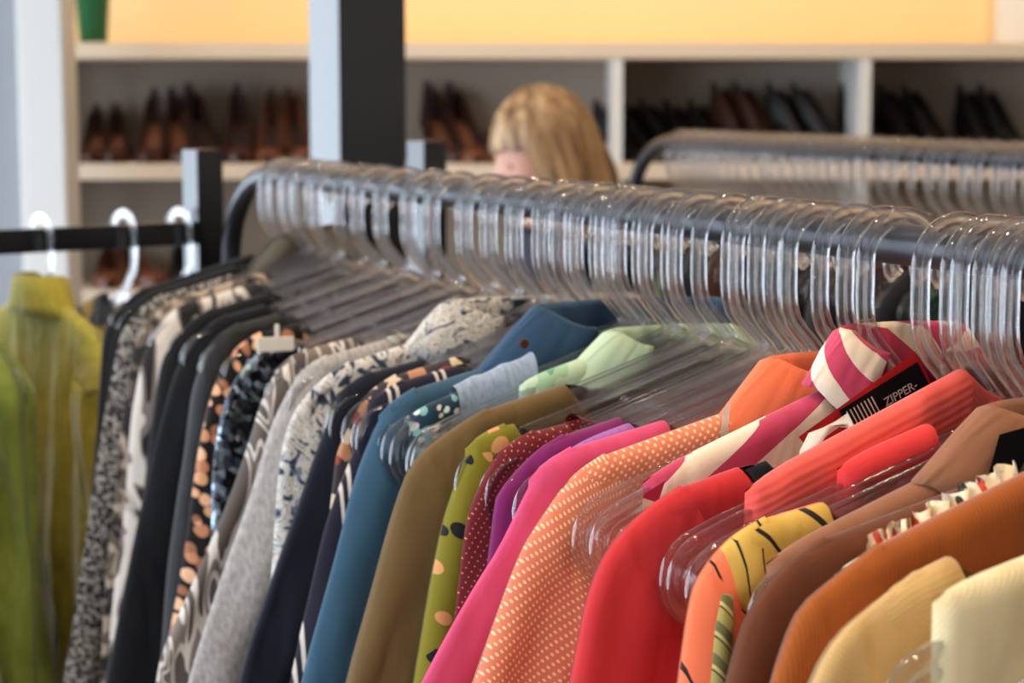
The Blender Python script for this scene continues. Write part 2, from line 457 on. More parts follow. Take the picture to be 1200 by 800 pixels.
M['leather_brown'] = plain('leather_brown', (66, 36, 26), .35); M['leather_tan'] = plain('leather_tan', (104, 60, 40), .4); M['leather_black'] = plain('leather_black', (22, 19, 20), .35)
M['leather_wine'] = plain('leather_wine', (50, 24, 22), .35); M['insole_peach'] = plain('insole_peach', (150, 98, 68), .6); M['insole_dark'] = plain('insole_dark', (70, 52, 46), .6)
SHOE = {'low': shoe_meshes(.055, .05), 'high': shoe_meshes(.085, .06), 'flat': shoe_meshes(.012, .035)}
def shoe(kind, x, y, z, rz, up, ins, label, group, s=1.0):
    t = thing('flat_shoe' if kind == 'flat' else 'heeled_shoe', label, 'shoe', (x, y, z), rz, group); t.scale = (s, s, s)
    for n, me in SHOE[kind]:
        m2 = me.copy(); m2.materials.clear(); link(n, m2, M[ins] if n == 'insole' else M['leather_black'] if n in ('heel', 'sole') and up == 'leather_black' else M[up], t)
Z2 = 1.439; PX = 5.2 / 2300
G1 = 'brown heeled shoes on the upper cubby shelf'
names = ['first', 'second', 'third', 'fourth', 'fifth', 'sixth', 'seventh', 'eighth', 'ninth', 'tenth']
for i, (px, kind, u, ins, s, rz) in enumerate([(99, 'low', 'leather_brown', 'insole_peach', .95, .15), (124, 'low', 'leather_brown', 'insole_peach', .95, .15), (168, 'high', 'leather_brown', 'insole_peach', .95, .1), (200, 'high', 'leather_brown', 'insole_peach', .95, .3), (232, 'high', 'leather_wine', 'insole_dark', 1.0, .5), (272, 'high', 'leather_brown', 'insole_dark', 1.0, .15), (310, 'high', 'leather_tan', 'insole_dark', .95, .05), (343, 'high', 'leather_tan', 'insole_dark', .95, .3)]):
    shoe(kind, (px - 600) * PX, 5.36, Z2 + .002, rz, M and u, ins, '%s heeled shoe, %s counting from the white column, upper cubby shelf' % ({'leather_brown': 'brown', 'leather_wine': 'reddish brown', 'leather_tan': 'tan'}[u], names[i]), G1, s * 1.12)
for i, (px, rz) in enumerate([(516, .35), (548, .45)]):
    shoe('high', (px - 600) * PX, 5.38, Z2 + .002, rz, 'leather_wine', 'insole_peach', 'dark reddish heeled shoe, %s of the pair standing beside the blond head' % ('first' if i == 0 else 'second'), 'pair of dark shoes beside the shopper', 1.15)
for i, px in enumerate([548, 580]):
    shoe('flat', (px - 600) * PX, 5.33, Z2 + .002, .2, 'leather_tan', 'insole_peach', 'flat tan shoe %s on the cubby shelf' % ('tucked before the dark pair' if i == 0 else 'half hidden by blond hair'), 'flat tan shoes')
blk = [(745, 'low', .8), (775, 'low', .8), (800, 'low', .8), (826, 'low', .7), (856, 'low', .7), (888, 'high', .8), (915, 'high', .8), (960, 'high', .95), (990, 'high', .95)]
for i, (px, kind, rz) in enumerate(blk):
    up = 'leather_brown' if i in (5, 6) else 'leather_black'
    shoe(kind, (px - 600) * PX, 5.37, Z2 + .002, rz, up, 'insole_dark', '%s heeled shoe, %s in the middle cubby counting from its left divider' % ('dark brown' if i in (5, 6) else 'black', names[i]), 'dark heels in the middle cubby', 1.15)
for i, (px, rz) in enumerate([(1044, .8), (1088, .75), (1118, .75), (1180, .6), (1205, .6)]):
    shoe('high', (px - 600) * PX, 5.37, Z2 + .002, rz, 'leather_black', 'insole_dark', 'black heeled shoe, %s in the right-hand cubby counting from its divider' % names[i], 'black heels in the right cubby', 1.12)
for i, (px, rz) in enumerate([(112, .2), (150, .5), (205, .3)]):
    shoe('flat', (px - 600) * PX, 5.36, 1.105 + .002, rz, 'leather_tan' if i < 2 else 'leather_black', 'insole_dark', '%s low shoe on the shelf below, %s from the white column' % ('tan' if i < 2 else 'black', names[i]), 'low shoes on the lower cubby shelf', 1.2)

# ------------------------------------------------------------------ hangers
def sweep_plane(bm, path, prof, closed=False):
    """sweep an in-plane/out-of-plane profile [(t,n)] along an x-z path"""
    n = len(path); rings = []
    for i, (x, z) in enumerate(path):
        if closed: a, b = path[(i - 1) % n], path[(i + 1) % n]
        else: a, b = path[max(0, i - 1)], path[min(n - 1, i + 1)]
        dx, dz = b[0] - a[0], b[1] - a[1]; L = math.hypot(dx, dz) or 1
        nx, nz = -dz / L, dx / L
        rings.append([bm.verts.new((x + nx * t, y, z + nz * t)) for t, y in prof])
    m = len(prof); R = rings + ([rings[0]] if closed else [])
    for A, B in zip(R, R[1:]):
        for k in range(m): bm.faces.new((A[k], A[(k + 1) % m], B[(k + 1) % m], B[k]))
    if not closed: bm.faces.new(rings[0][::-1]); bm.faces.new(rings[-1])

def ibeam(h, w, web, n=9):
    """two rounded beads joined by a thin web"""
    out = []
    for sg in (1, -1):
        c = sg * (h - w); a0 = math.asin(min(1, web / w))
        for k in range(n):
            a = (math.pi - a0) - (2 * math.pi - 2 * a0) * k / (n - 1) if sg > 0 else -a0 - (2 * math.pi - 2 * a0) * k / (n - 1)
            ca, sa = math.cos(a), math.sin(a); out.append((c + w * math.copysign(abs(ca) ** .6, ca), w * math.copysign(abs(sa) ** .6, sa)))
    return out

RAIL_V = -.085
def hanger_meshes():
    # frame: neck -> arm -> rounded end -> straight lower bar -> other end
    sl = .32; ang = math.atan(sl); us = .1885; R = .0198
    vs_ = -.1737 - sl * us
    cx, cz = us - R * math.sin(ang), vs_ - R * math.cos(ang)
    half = [(0, -.1700)] + [(u, -.1725 - sl * u) for u in (.012, .03, .06, .09, .12, .15, .175)]
    for k in range(13):
        a = math.pi / 2 - ang - (math.pi - ang) * k / 12
        half.append((cx + R * math.cos(a), cz + R * math.sin(a)))
    half += [(.13, cz - R), (.07, cz - R), (.0, cz - R)]
    other = [(-x, z) for x, z in half[1:-1]][::-1]
    path = half + other
    bm = bmesh.new(); sweep_plane(bm, path, ibeam(.0084, .0030, .0011), True)
    for s in (-1, 1):                       # little strap pegs moulded on the arms
        for u in (.085, .155):
            bmesh.ops.create_icosphere(bm, subdivisions=2, radius=.0026, matrix=Matrix.Translation((s * u, .0022, -.1737 - sl * u)))
    bmesh.ops.recalc_face_normals(bm, faces=bm.faces)
    fr = bpy.data.meshes.new('hanger_frame'); bm.to_mesh(fr); bm.free()
    # hook: stem curves out to +x, straight leg, hoop over the rail, short tip
    Rh = .0265; cv = RAIL_V + .0125 - (Rh - .0044)
    pth = [(.0, -.1665), (.003, -.1615), (.009, -.1545), (.0165, -.147), (.0225, -.139), (.0255, -.130), (Rh, -.120), (Rh, cv)]
    for k in range(1, 21):
        a = math.pi * k / 20; pth.append((Rh * math.cos(a), cv + Rh * math.sin(a)))
    pth += [(-Rh, cv - .006), (-Rh - .001, cv - .011), (-Rh - .004, cv - .015)]
    bm = bmesh.new(); sweep_plane(bm, pth, ibeam(.0060, .0026, .0013))
    bmesh.ops.recalc_face_normals(bm, faces=bm.faces)
    hk = bpy.data.meshes.new('hanger_hook'); bm.to_mesh(hk); bm.free()
    for me in (fr, hk):
        me.materials.append(M['acrylic']); me.polygons.foreach_set('use_smooth', [True] * len(me.polygons))
    return fr, hk
FRAME, HOOK = hanger_meshes()

class Rail:
    """rack coordinates: distance r along the rail, u across (local x), y towards the near end of the rail"""
    def __init__(s, p0, d, zref): 
        s.p0 = Vector(p0); L = math.hypot(*d); s.d = Vector((d[0] / L, d[1] / L)); s.z = zref
        s.rz = math.atan2(s.d.x, -s.d.y)         # local x axis = (-d.y, d.x)
    def loc(s, r):
        return (s.p0.x + s.d.x * r, s.p0.y + s.d.y * r, s.z)
MAIN = Rail((.25, 1.15), (-.52, 1.15), EYE)
MAIN.rz = math.atan2(MAIN.d.x, -MAIN.d.y)

def hanger(rail, r, label, group, yaw=0.0, tilt=0.0, shift=0.0):
    r += shift
    t = thing('clear_hanger', label, 'hanger', rail.loc(r), rail.rz + yaw, group)
    for n, me in (('frame', FRAME), ('hook', HOOK)):
        o = bpy.data.objects.new(n, me); C.objects.link(o); o.parent = t
        if tilt: o.matrix_local = Matrix.Translation((0, 0, RAIL_V)) @ Matrix.Rotation(tilt, 4, 'Y') @ Matrix.Translation((0, 0, -RAIL_V))
    me = t
    return t

# ------------------------------------------------------------------ garments
def uvlayer(bm): return bm.loops.layers.uv.new('UVMap')

def body_mesh(nk, tp, hemu, hem, T, scoop, open_n, wr, seed, vcurve=.010, NC=40):
    un, vn = nk; ut, vt = tp
    ds = [0, .0015, .004, .009, .016, .026, .04, .06, .085, .115, .15, .19, .24, .30, .37, .45, .55, .66, .8, 1.0]
    def vR(u):
        u = abs(u)
        if u < un: return vn
        t = (u - un) / (ut - un)
        e = max(0, (u - (ut - .03)) / .03)
        return vn + (vt + vcurve - vn) * t - vcurve * e * e
    def point(p, j, side):
        u0 = p * ut; top = vR(u0)
        ng = 0.0
        if abs(u0) < un:
            w = math.sqrt(max(0, 1 - (u0 / un) ** 2)); top -= (scoop[0] if side > 0 else scoop[1]) * w ** 1.2
            ng = open_n * w
        h = top - hem; f = ds[j]; d = f * h
        if d < .05 and j: d = ds[j] * .62
        v = top - d
        rr = .0105
        n = ng + (rr - ng if ng < rr else 0) * math.sqrt(max(0, 1 - (1 - min(1, d / rr)) ** 2)) + max(0, T - max(rr, ng)) * sstep(0, .22, d)
        n *= max(0, 1 - abs(p) ** 10) ** .5
        g = sstep(0, .9, d / (vt - hem))
        u = u0 + p * (hemu - ut) * min(1, d / (vt - hem)) 
        amp = wr * sstep(0, .16, d) * (1 - abs(p) ** 6)
        n += amp * (noise.noise(Vector((u * 22 + seed * 7.3, v * 3.2, side * 3.1))) * 1.6 + .5 * noise.noise(Vector((u * 55, v * 9 + seed, side))))
        n = max(n, .0005 if 0 < abs(p) < 1 and j else 0)
        return Vector((u, side * n, v)), (u, d if side > 0 else -d + 1.7)
    bm = bmesh.new(); uv = uvlayer(bm)
    for side in (1, -1):
        G = [[None] * len(ds) for _ in range(NC + 1)]; UV = {}
        for i in range(NC + 1):
            p = -1 + 2 * i / NC; p = math.copysign(abs(p) ** .85, p)
            for j in range(len(ds)):
                co, q = point(p, j, side); v = bm.verts.new(co); G[i][j] = v; UV[v] = q
        for i in range(NC):
            for j in range(len(ds) - 1):
                f = bm.faces.new((G[i][j], G[i + 1][j], G[i + 1][j + 1], G[i][j + 1]))
                for l in f.loops: l[uv].uv = UV[l.vert]
    bmesh.ops.remove_doubles(bm, verts=bm.verts, dist=.0004)
    bmesh.ops.recalc_face_normals(bm, faces=bm.faces)
    me = bpy.data.meshes.new('garment_body'); bm.to_mesh(me); bm.free()
    return me, vR

def sleeve_mesh(sign, sil, hw0, hw1, tn, wr, seed, cuff_v, NR=38, SEG=26):
    """tube fanned round the shoulder: sil = outer silhouette (u,v) from the armhole to the cuff"""
    pts, L = resample(smooth_path(sil, 4), NR, 1.7)
    bm = bmesh.new(); uv = uvlayer(bm); rings = []; UV = {}
    for i, (u, v) in enumerate(pts):
        t = (i / (NR - 1)) ** 1.7
        a, b = pts[max(0, i - 1)], pts[min(NR - 1, i + 1)]
        dx, dz = b[0] - a[0], b[1] - a[1]; l = math.hypot(dx, dz); inx, inz = dz / l, -dx / l     # inward normal
        hw = hw0 + (hw1 - hw0) * sstep(0, .8, t)
        th = tn * (.75 + .25 * sstep(0, .15, t)) * (1 - .15 * t)
        cx, cz = u + inx * hw, v + inz * hw
        ring = []
        for k in range(SEG):
            an = 2 * math.pi * k / SEG
            c, s = math.cos(an), math.sin(an)
            s2 = math.copysign(abs(s) ** .8, s)
            x, z, y = cx - inx * hw * c, cz - inz * hw * c, th * s2
            y += s * wr * sstep(0, .2, t) * 2.6 * noise.noise(Vector((c * 1.6 + seed, z * 5 + c * .8, s)))
            q = wr * .8 * sstep(.05, .3, t) * noise.noise(Vector((seed * 3.1, z * 8, c * 2)))
            vv = bm.verts.new((sign * (x + q), y, z)); ring.append(vv)
            UV[vv] = (u - hw + hw * c if s >= 0 else u + 1 - hw * c, t * L)
        rings.append(ring)
    for A, B in zip(rings, rings[1:]):
        for k in range(SEG):
            f = bm.faces.new((A[k], A[(k + 1) % SEG], B[(k + 1) % SEG], B[k]))
            for lp in f.loops: lp[uv].uv = UV[lp.vert]
    bmesh.ops.recalc_face_normals(bm, faces=bm.faces)
    me = bpy.data.meshes.new('garment_sleeve'); bm.to_mesh(me); bm.free()
    return me

def collar_mesh(nu, nn, v0, stand, leaf, drop, spread, gap=.5, seed=1):
    """shirt collar: inner stand, fold line, leaf lying out over the shoulders; opening faces the near side"""
    bm = bmesh.new(); uv = uvlayer(bm); rows = []
    NA = 40; UV = {}
    for i in range(NA + 1):
        a = math.pi / 2 + gap + (2 * math.pi - 2 * gap) * i / NA
        cx, sy = math.cos(a), math.sin(a)
        fr = max(0, 1 - abs((i / NA) * 2 - 1))             # 0 at the points, 1 at the back
        tipk = sstep(.25, 0, fr) if False else (1 - sstep(0, .3, fr))
        lf = leaf * (1 + .35 * tipk)
        st = stand * (1 - .35 * tipk)
        prof = [(0, 0), (.0, st * .5), (.002, st * .9), (.006, st), (.011, st * .93), (.011 + spread * .35, st * .93 - drop * .35), (.011 + spread * .7, st * .93 - drop * .72), (.011 + spread * (1 + .3 * tipk), st * .93 - drop * (1 + .25 * tipk))]
        row = []
        for j, (o, h) in enumerate(prof):
            x = (nu + o) * cx; y = (nn + min(o, .012) * .8 + .001) * sy
            x += .002 * noise.noise(Vector((a * 2, j * .5, seed)))
            y += .003 * noise.noise(Vector((a * 1.5, j * .4, seed + 5)))
            v = bm.verts.new((x, y, v0 + h)); row.append(v); UV[v] = (a * .07, j * .014)
        rows.append(row)
    for A, B in zip(rows, rows[1:]):
        for j in range(len(A) - 1):
            f = bm.faces.new((A[j], A[j + 1], B[j + 1], B[j]))
            for lp in f.loops: lp[uv].uv = UV[lp.vert]
    bmesh.ops.recalc_face_normals(bm, faces=bm.faces)
    bmesh.ops.solidify(bm, geom=bm.faces[:], thickness=.0012)
    me = bpy.data.meshes.new('garment_collar'); bm.to_mesh(me); bm.free()
    return me

GROUP_MAIN = 'garments packed on the front rail'
def garment(name, label, cat, r, nk, tp, outer, mat, sleeve='long', T=.014, scoop=(.07, .02), open_n=.011, wr=.0055, hem=-.80, hw=(.052, .04), tn=None, collar=None, band=None, sleeve_mat=None, hang=True, hlabel=None, rail=MAIN, group=GROUP_MAIN, yaw=0, hangers=True, hemu=None):
    seed = random.random() * 40
    t = thing(name, label, cat, rail.loc(r), rail.rz + yaw, group)
    un, vn = nk; ut, vt = tp
    if vn > -.245:
        vn = max(vn, -.160 - .32 * un); vt = max(vt, -.160 - .32 * min(ut, .2)); nk = (un, vn); tp = (ut, vt)
        outer = [((max(u, .2145) if sleeve != 'none' and -.278 < v < -.234 else u), v) for u, v in outer]
    tb = (ut, vt) if sleeve == 'none' else (ut - .006, vt - .002)
    if hemu is None: hemu = (outer[-1][0] - .01 if sleeve == 'none' and outer else ut + .025)
    me, vR = body_mesh(nk, tb, hemu, hem, T, scoop, open_n, wr, seed, .003 if sleeve == 'none' else .010)
    link('body', me, M[mat], t)
    if sleeve != 'none':
        sil = [(ut - .034, vR(ut - .034) + .0015), (ut - .012, vR(ut - .012) + .002)] + [tuple(q) for q in outer]
        (u1, v1), (u2, v2) = sil[-2], sil[-1]
        sl = max(.02, min(.35, (u2 - u1) / (v1 - v2)))
        end = {'long': -.74, 'short': v2 - .02, 'elbow': -.50}[sleeve]
        if v2 > end + .02:
            mid = (v2 + end) / 2; sil += [(u2 + sl * .8 * (v2 - mid), mid), (u2 + sl * .8 * (v2 - mid) + sl * .35 * (mid - end), end)]
        for s in (1, -1):
            m = sleeve_mesh(s, sil, hw[0], hw[1], tn or T * 1.25, wr, seed + s, end)
            link('sleeve', m, M[sleeve_mat or mat], t)
    if collar:
        cm = collar_mesh(*collar['p'], seed=seed); link('collar', cm, M[collar['m']], t)
    if band:                                            # ribbed neckband following the neckline
        bm = bmesh.new(); uv = uvlayer(bm)
        pts = []
        for i in range(49):
            a = 2 * math.pi * i / 48; u = un * math.cos(a); s = math.sin(a); w = abs(s)
            pts.append((u, open_n * 1.1 * s, vn + .001 - (scoop[0] if s > 0 else scoop[1]) * w ** 1.2))
        tube(bm, pts, .0055, 8, False)
        for f in bm.faces:
            for lp in f.loops: lp[uv].uv = (lp.vert.co.x, lp.vert.co.z)
        bobj('neckband', bm, M[band], t, True)
    if hangers: hanger(rail, r, 'clear plastic hanger holding the ' + (hlabel or name.replace('_', ' ')), 'clear hangers on the front rail' if rail is MAIN else 'clear hangers', yaw, shift=(.0045 if name in TWIN else 0))
    return t

def patch(name, t, pts, mat, thick=.0012, yoff=0):
    """small cloth or card piece: polygon of (u, y, v) points, solidified"""
    bm = bmesh.new(); uv = uvlayer(bm)
    vs2 = [bm.verts.new(p) for p in pts]; f = bm.faces.new(vs2)
    for lp in f.loops: lp[uv].uv = (lp.vert.co.x, lp.vert.co.z)
    bmesh.ops.solidify(bm, geom=[f], thickness=thick)
    return bobj(name, bm, M[mat], t)

def button(t, u, y, v, rad=.005, mat='white_trim', name='button'):
    bm = bmesh.new()
    bmesh.ops.create_cone(bm, segments=14, radius1=rad, radius2=rad * .85, depth=.002, cap_ends=True, matrix=Matrix.Translation((u, y, v)) @ Matrix.Rotation(-math.pi / 2, 4, 'X'))
    return bobj(name, bm, M[mat], t, False)


def sash(t, pts, w, mat, name):
    bm = bmesh.new(); uv = uvlayer(bm); prev = None
    for i, (u, y, v) in enumerate(pts):
        k2 = noise.noise(Vector((i * .7, u * 30, 2))) * .006
        row = [bm.verts.new((u, y + .008 * math.sin(b * math.pi) + k2 * (b - .5), v + w * (b - .5) + .003 * math.sin(i * 1.7 + b * 5))) for b in (0, .2, .4, .6, .8, 1)]
        if prev:
            for k2 in range(5):
                f = bm.faces.new((prev[k2], prev[k2 + 1], row[k2 + 1], row[k2]))
                for lp in f.loops: lp[uv].uv = (lp.vert.co.x, lp.vert.co.z)
        prev = row
    bmesh.ops.solidify(bm, geom=bm.faces[:], thickness=.0015)
    return bobj(name, bm, M[mat], t, True)
TWIN = {'rust_corduroy_shirt', 'burgundy_dotted_blouse', 'olive_brown_jacket', 'mint_shirt', 'denim_shirt', 'navy_pinstripe_dress', 'black_navy_blazer', 'paisley_shirt', 'heather_grey_sweater', 'leaf_print_tunic', 'sequin_top', 'peach_dotted_dress', 'black_satin_blouse', 'black_green_leaf_dress', 'white_print_shirt', 'tweed_coat', 'black_jacket'}
def G(*a, **k):
    t = garment(*a, **k)
    if a[0] in TWIN: t['twin'] = -.0045; t['twin_r'] = a[3]; t['plain_name'] = a[0].replace('_', ' ')
    return t

# --- near end of the rail, right of the picture
G('cream_knit_top', 'sleeveless cream knit top nearest the camera on the front rail', 'top', -.288, (.09, -.176), (.212, -.206), [(.216, -.246), (.22, -.40)], 'cream_knit', 'none', T=.013, scoop=(.08, .03), wr=.003, hangers=False)
hg = hanger(MAIN, -.288, 'clear plastic hanger holding the cream knit top, its end poking out', 'clear hangers on the front rail')
hg.location = Vector(hg.location) + Vector((-MAIN.d.y, MAIN.d.x, 0)) * .026
G('tan_ribbed_sweater', 'tan ribbed knit sweater between the cream top and rust corduroy', 'sweater', -.243, (.165, -.200), (.222, -.224), [(.230, -.231), (.243, -.252), (.27, -.33)], 'tan_rib', 'long', T=.010, scoop=(.10, .04), wr=.003, hw=(.045, .036))
G('rust_corduroy_shirt', 'rust brown ribbed corduroy shirt with seamed shoulder', 'shirt', -.205, (.075, -.168), (.216, -.221), [(.222, -.226), (.230, -.240), (.238, -.262), (.255, -.32)], 'rust_cord', 'long', T=.013, scoop=(.05, .012), hw=(.05, .04))
fr = G('floral_frill_blouse', 'cream blouse with red and black floral frilled neck before dark brown shirt', 'blouse', -.182, (.088, -.187), (.190, -.224), [(.195, -.30)], 'floral_frill', 'none', T=.009, scoop=(.05, .02), wr=.003)
bm = bmesh.new(); uv_ = uvlayer(bm)
prev = None
for i in range(64):
    q = i / 63; u = .085 + .085 * q; v = -.180 - .030 * q
    w = .0035 * math.sin(i * .8); w2 = .002 * math.sin(i * .9 + 1)
    row = [bm.verts.new((u, -.003 + w, v - .012)), bm.verts.new((u + w2, w * .7, v - .003)), bm.verts.new((u + w2 * 1.3, w * 1.2, v + .006 + .0008 * math.sin(i * 1.3))), bm.verts.new((u, .004 + w, v - .008))]
    if prev:
        for k2 in range(3):
            f = bm.faces.new((prev[k2], prev[k2 + 1], row[k2 + 1], row[k2]))
            for lp in f.loops: lp[uv_].uv = (lp.vert.co.x * 1.3, lp.vert.co.z + lp.vert.co.y)
    prev = row
bobj('frill', bm, M['floral_frill'], fr, True)
bs = G('dark_brown_shirt', 'dark brown long-sleeved shirt between floral frill and coral print', 'shirt', -.160, (.085, -.194), (.215, -.231), [(.220, -.236), (.227, -.248), (.236, -.28), (.245, -.33)], 'dark_brown', 'long', T=.011, scoop=(.05, .015), hw=(.05, .04))
lc = G('brown_linen_shirt', 'mid brown linen shirt with open collar and black lining', 'shirt', -.138, (.070, -.176), (.200, -.229), [(.205, -.30)], 'brown_linen', 'none', T=.009, scoop=(.05, .012), collar={'p': (.062, .012, -.178, .022, .05, .034, .040, .6), 'm': 'brown_linen'})
patch('lining', lc, [(.040, .019, -.160), (.076, .019, -.166), (.082, .019, -.186), (.060, .019, -.190)], 'black_lining')
sp = G('scarf_print_blouse', 'coral blouse with mustard panel and thin black contour lines', 'blouse', -.100, (.142, -.208), (.212, -.231), [(.218, -.236), (.224, -.250), (.229, -.292), (.233, -.36)], 'scarf_print', 'short', T=.012, scoop=(.09, .03), hw=(.05, .046))
bm = bmesh.new(); uv_ = uvlayer(bm)
tube(bm, [(.209, .0165, -.244), (.2115, .018, -.262), (.214, .019, -.29), (.216, .0195, -.33), (.217, .0195, -.37)], [.003, .0048, .005, .005, .004], 10)
for f in bm.faces:
    for lp in f.loops: lp[uv_].uv = (lp.vert.co.x, lp.vert.co.z)
bobj('twisted_cord', bm, M['olive_twist'], sp, True)
sash(sp, [(.119, .020, -.222), (.117, .022, -.214), (.112, .023, -.207), (.103, .023, -.204), (.093, .020, -.203)], .008, 'white_trim', 'hanging_loop')
tee = G('coral_tank', 'smooth coral red sleeveless tank folded over its hanger', 'top', -.076, (.058, -.173), (.118, -.194), [(.125, -.26), (.16, -.4)], 'coral_red', 'none', T=.008, scoop=(.09, .04), wr=.003)
G('coral_terry_top', 'coral towelling sleeveless top with gathered neck', 'top', -.056, (.018, -.146), (.163, -.206), [(.168, -.25), (.19, -.4)], 'coral_terry', 'none', T=.010, scoop=(.02, .005), wr=.004)
rd = G('red_sweater', 'bright red sweater with navy neck strip and inset sleeves', 'sweater', -.020, (.138, -.199), (.216, -.229), [(.224, -.236), (.232, -.248), (.240, -.266), (.249, -.311), (.258, -.37)], 'red_jersey', 'long', T=.014, scoop=(.11, .012), hw=(.052, .042), wr=.004)
bm = bmesh.new(); prev = None
for i in range(4):
    u = .128 + .0045 * i; vr = -.160 - .32 * u + .0015
    row = [bm.verts.new((u, n_, vr + h_)) for n_, h_ in ((-.013, -.03), (-.0125, -.010), (-.009, -.002), (0, .0012), (.009, -.002), (.0125, -.010), (.0135, -.034))]
    if prev:
        for k2 in range(6): bm.faces.new((prev[k2], prev[k2 + 1], row[k2 + 1], row[k2]))
    prev = row
bmesh.ops.solidify(bm, geom=bm.faces[:], thickness=.002)
bobj('neck_strip', bm, M['navy_band'], rd, True)
# black woven brand label inside the back neck of the red sweater
yl = .004
patch('neck_facing', rd, [(.108, yl - .002, -.186), (.09, yl - .002, -.206), (.012, yl - .002, -.172), (.030, yl - .002, -.142)], 'red_jersey')
lb = patch('brand_label', rd, [(.083, yl, -.1725), (.0735, yl, -.1875), (.020, yl, -.1635), (.030, yl, -.1475)], 'black_lining', .0006)
ang = math.atan2(.024, .0535)
def lab(u, w):   # point on the label: u along from its outer lower corner, w upward
    o = Vector((.0735, 0, -.1875)); ex = Vector((-.0535, 0, .024)).normalized(); ez = Vector((.0095, 0, .015)).normalized()
    p = o + ex * u + ez * w; return (p.x, yl + .0012, p.z)
for i in range(8):
    x0 = .003 + i * .0026
    patch('label_stripe', lb, [lab(x0, .002), lab(x0 + .0009, .002), lab(x0 + .0009, .0155), lab(x0, .0155)], 'white_trim', .0003)
cu = bpy.data.curves.new('label_text', 'FONT'); cu.body = 'ZIPPER-'; cu.size = .0072; cu.extrude = .0002; cu.align_x = 'LEFT'
cu.materials.append(M['white_trim'])
tmp = bpy.data.objects.new('tmp', cu); C.objects.link(tmp); tm = bpy.data.meshes.new_from_object(tmp.evaluated_get(bpy.context.evaluated_depsgraph_get())); bpy.data.objects.remove(tmp)
to = bpy.data.objects.new('label_text', tm); C.objects.link(to); to.parent = lb
p = lab(.0265, .0055); ex = Vector((-.0535, 0, .024)).normalized(); ey = Vector((.38, 0, .925)).normalized(); ez2 = ex.cross(ey).normalized(); ey = ez2.cross(ex)
to.matrix_local = Matrix(((ex.x, ey.x, ez2.x, p[0]), (ex.y, ey.y, ez2.y, p[1] + .0004), (ex.z, ey.z, ez2.z, p[2]), (0, 0, 0, 1)))
st = G('striped_shirt', 'pink and white striped shirt with open collar', 'shirt', .035, (.050, -.168), (.176, -.224), [(.181, -.27), (.19, -.4)], 'pink_stripe', 'none', T=.009, scoop=(.05, .01), collar={'p': (.036, .016, -.172, .038, .05, .030, .022, .55), 'm': 'pink_stripe'})

sash(rd, [(.116, .014, -.205), (.116, .017, -.196), (.112, .019, -.187), (.104, .019, -.180), (.093, .017, -.177), (.084, .013, -.178)], .007, 'white_trim', 'hanging_loop')
patch('hem_tab', st, [(.168, .012, -.214), (.182, .012, -.221), (.183, .012, -.238), (.176, .012, -.236)], 'pink_stripe')
ob = G('orange_polka_shirt', 'orange shirt with tiny pale polka dots and plain orange collar', 'shirt', .084, (.072, -.183), (.210, -.239), [(.219, -.246), (.229, -.259), (.243, -.290), (.262, -.338), (.28, -.39)], 'orange_polka', 'long', T=.014, scoop=(.05, .01), hw=(.055, .046), collar={'p': (.056, .013, -.186, .028, .05, .046, .046, .5), 'm': 'orange_plain'})
patch('collar_stripe', ob, [(.097, .0125, -.180), (.102, .0125, -.184), (.104, .0125, -.206), (.0985, .0125, -.205)], 'white_trim', .0006)
G('hot_pink_blouse', 'hot pink long-sleeved blouse between orange polka dots and purple', 'blouse', .120, (.115, -.203), (.215, -.257), [(.228, -.268), (.246, -.290), (.282, -.345), (.30, -.39)], 'hot_pink', 'long', T=.011, scoop=(.08, .02), hw=(.052, .044))
G('lilac_ribbed_top', 'lilac gathered knit top peeping out behind hot pink blouse', 'top', .141, (.125, -.209), (.175, -.232), [(.18, -.30)], 'lilac', 'none', T=.008, scoop=(.06, .02))
G('purple_blouse', 'deep purple velvety blouse behind the lilac top', 'blouse', .160, (.125, -.211), (.201, -.239), [(.207, -.245), (.214, -.258), (.218, -.278), (.226, -.34)], 'purple', 'long', T=.010, scoop=(.08, .02), hw=(.048, .04))
G('burgundy_dotted_blouse', 'burgundy blouse with rows of tiny copper dots', 'blouse', .190, (.145, -.214), (.208, -.241), [(.215, -.249), (.222, -.268), (.228, -.315), (.236, -.38)], 'burgundy_dot', 'long', T=.011, scoop=(.08, .02), hw=(.048, .04), band='burgundy_dot')
G('olive_spotted_blouse', 'olive green blouse with scattered black and tan spots', 'blouse', .235, (.165, -.233), (.208, -.254), [(.215, -.264), (.222, -.294), (.229, -.33), (.237, -.371), (.25, -.44)], 'olive_spot', 'long', T=.011, scoop=(.07, .02), hw=(.045, .04))
G('olive_brown_jacket', 'plain olive brown shirt jacket with full sleeve', 'jacket', .274, (.105, -.201), (.205, -.226), [(.216, -.233), (.227, -.245), (.236, -.265), (.247, -.295), (.262, -.345), (.275, -.389)], 'olive_brown', 'long', T=.015, scoop=(.06, .012), hw=(.058, .05), wr=.005)
G('mint_shirt', 'pale mint green shirt with wide collar seen through clear hangers', 'shirt', .318, (.07, -.182), (.125, -.200), [(.13, -.25), (.16, -.4)], 'mint', 'none', T=.010, scoop=(.04, .008), collar={'p': (.046, .013, -.196, .030, .05, .042, .048, .5), 'm': 'mint'})
cg = G('teal_floral_top', 'dark teal floral top with rolled grey-blue strap over its hanger', 'top', .355, (.100, -.196), (.195, -.230), [(.20, -.30)], 'teal_floral', 'none', T=.009, scoop=(.06, .02))
bm = bmesh.new(); uv_ = uvlayer(bm)
rows = []
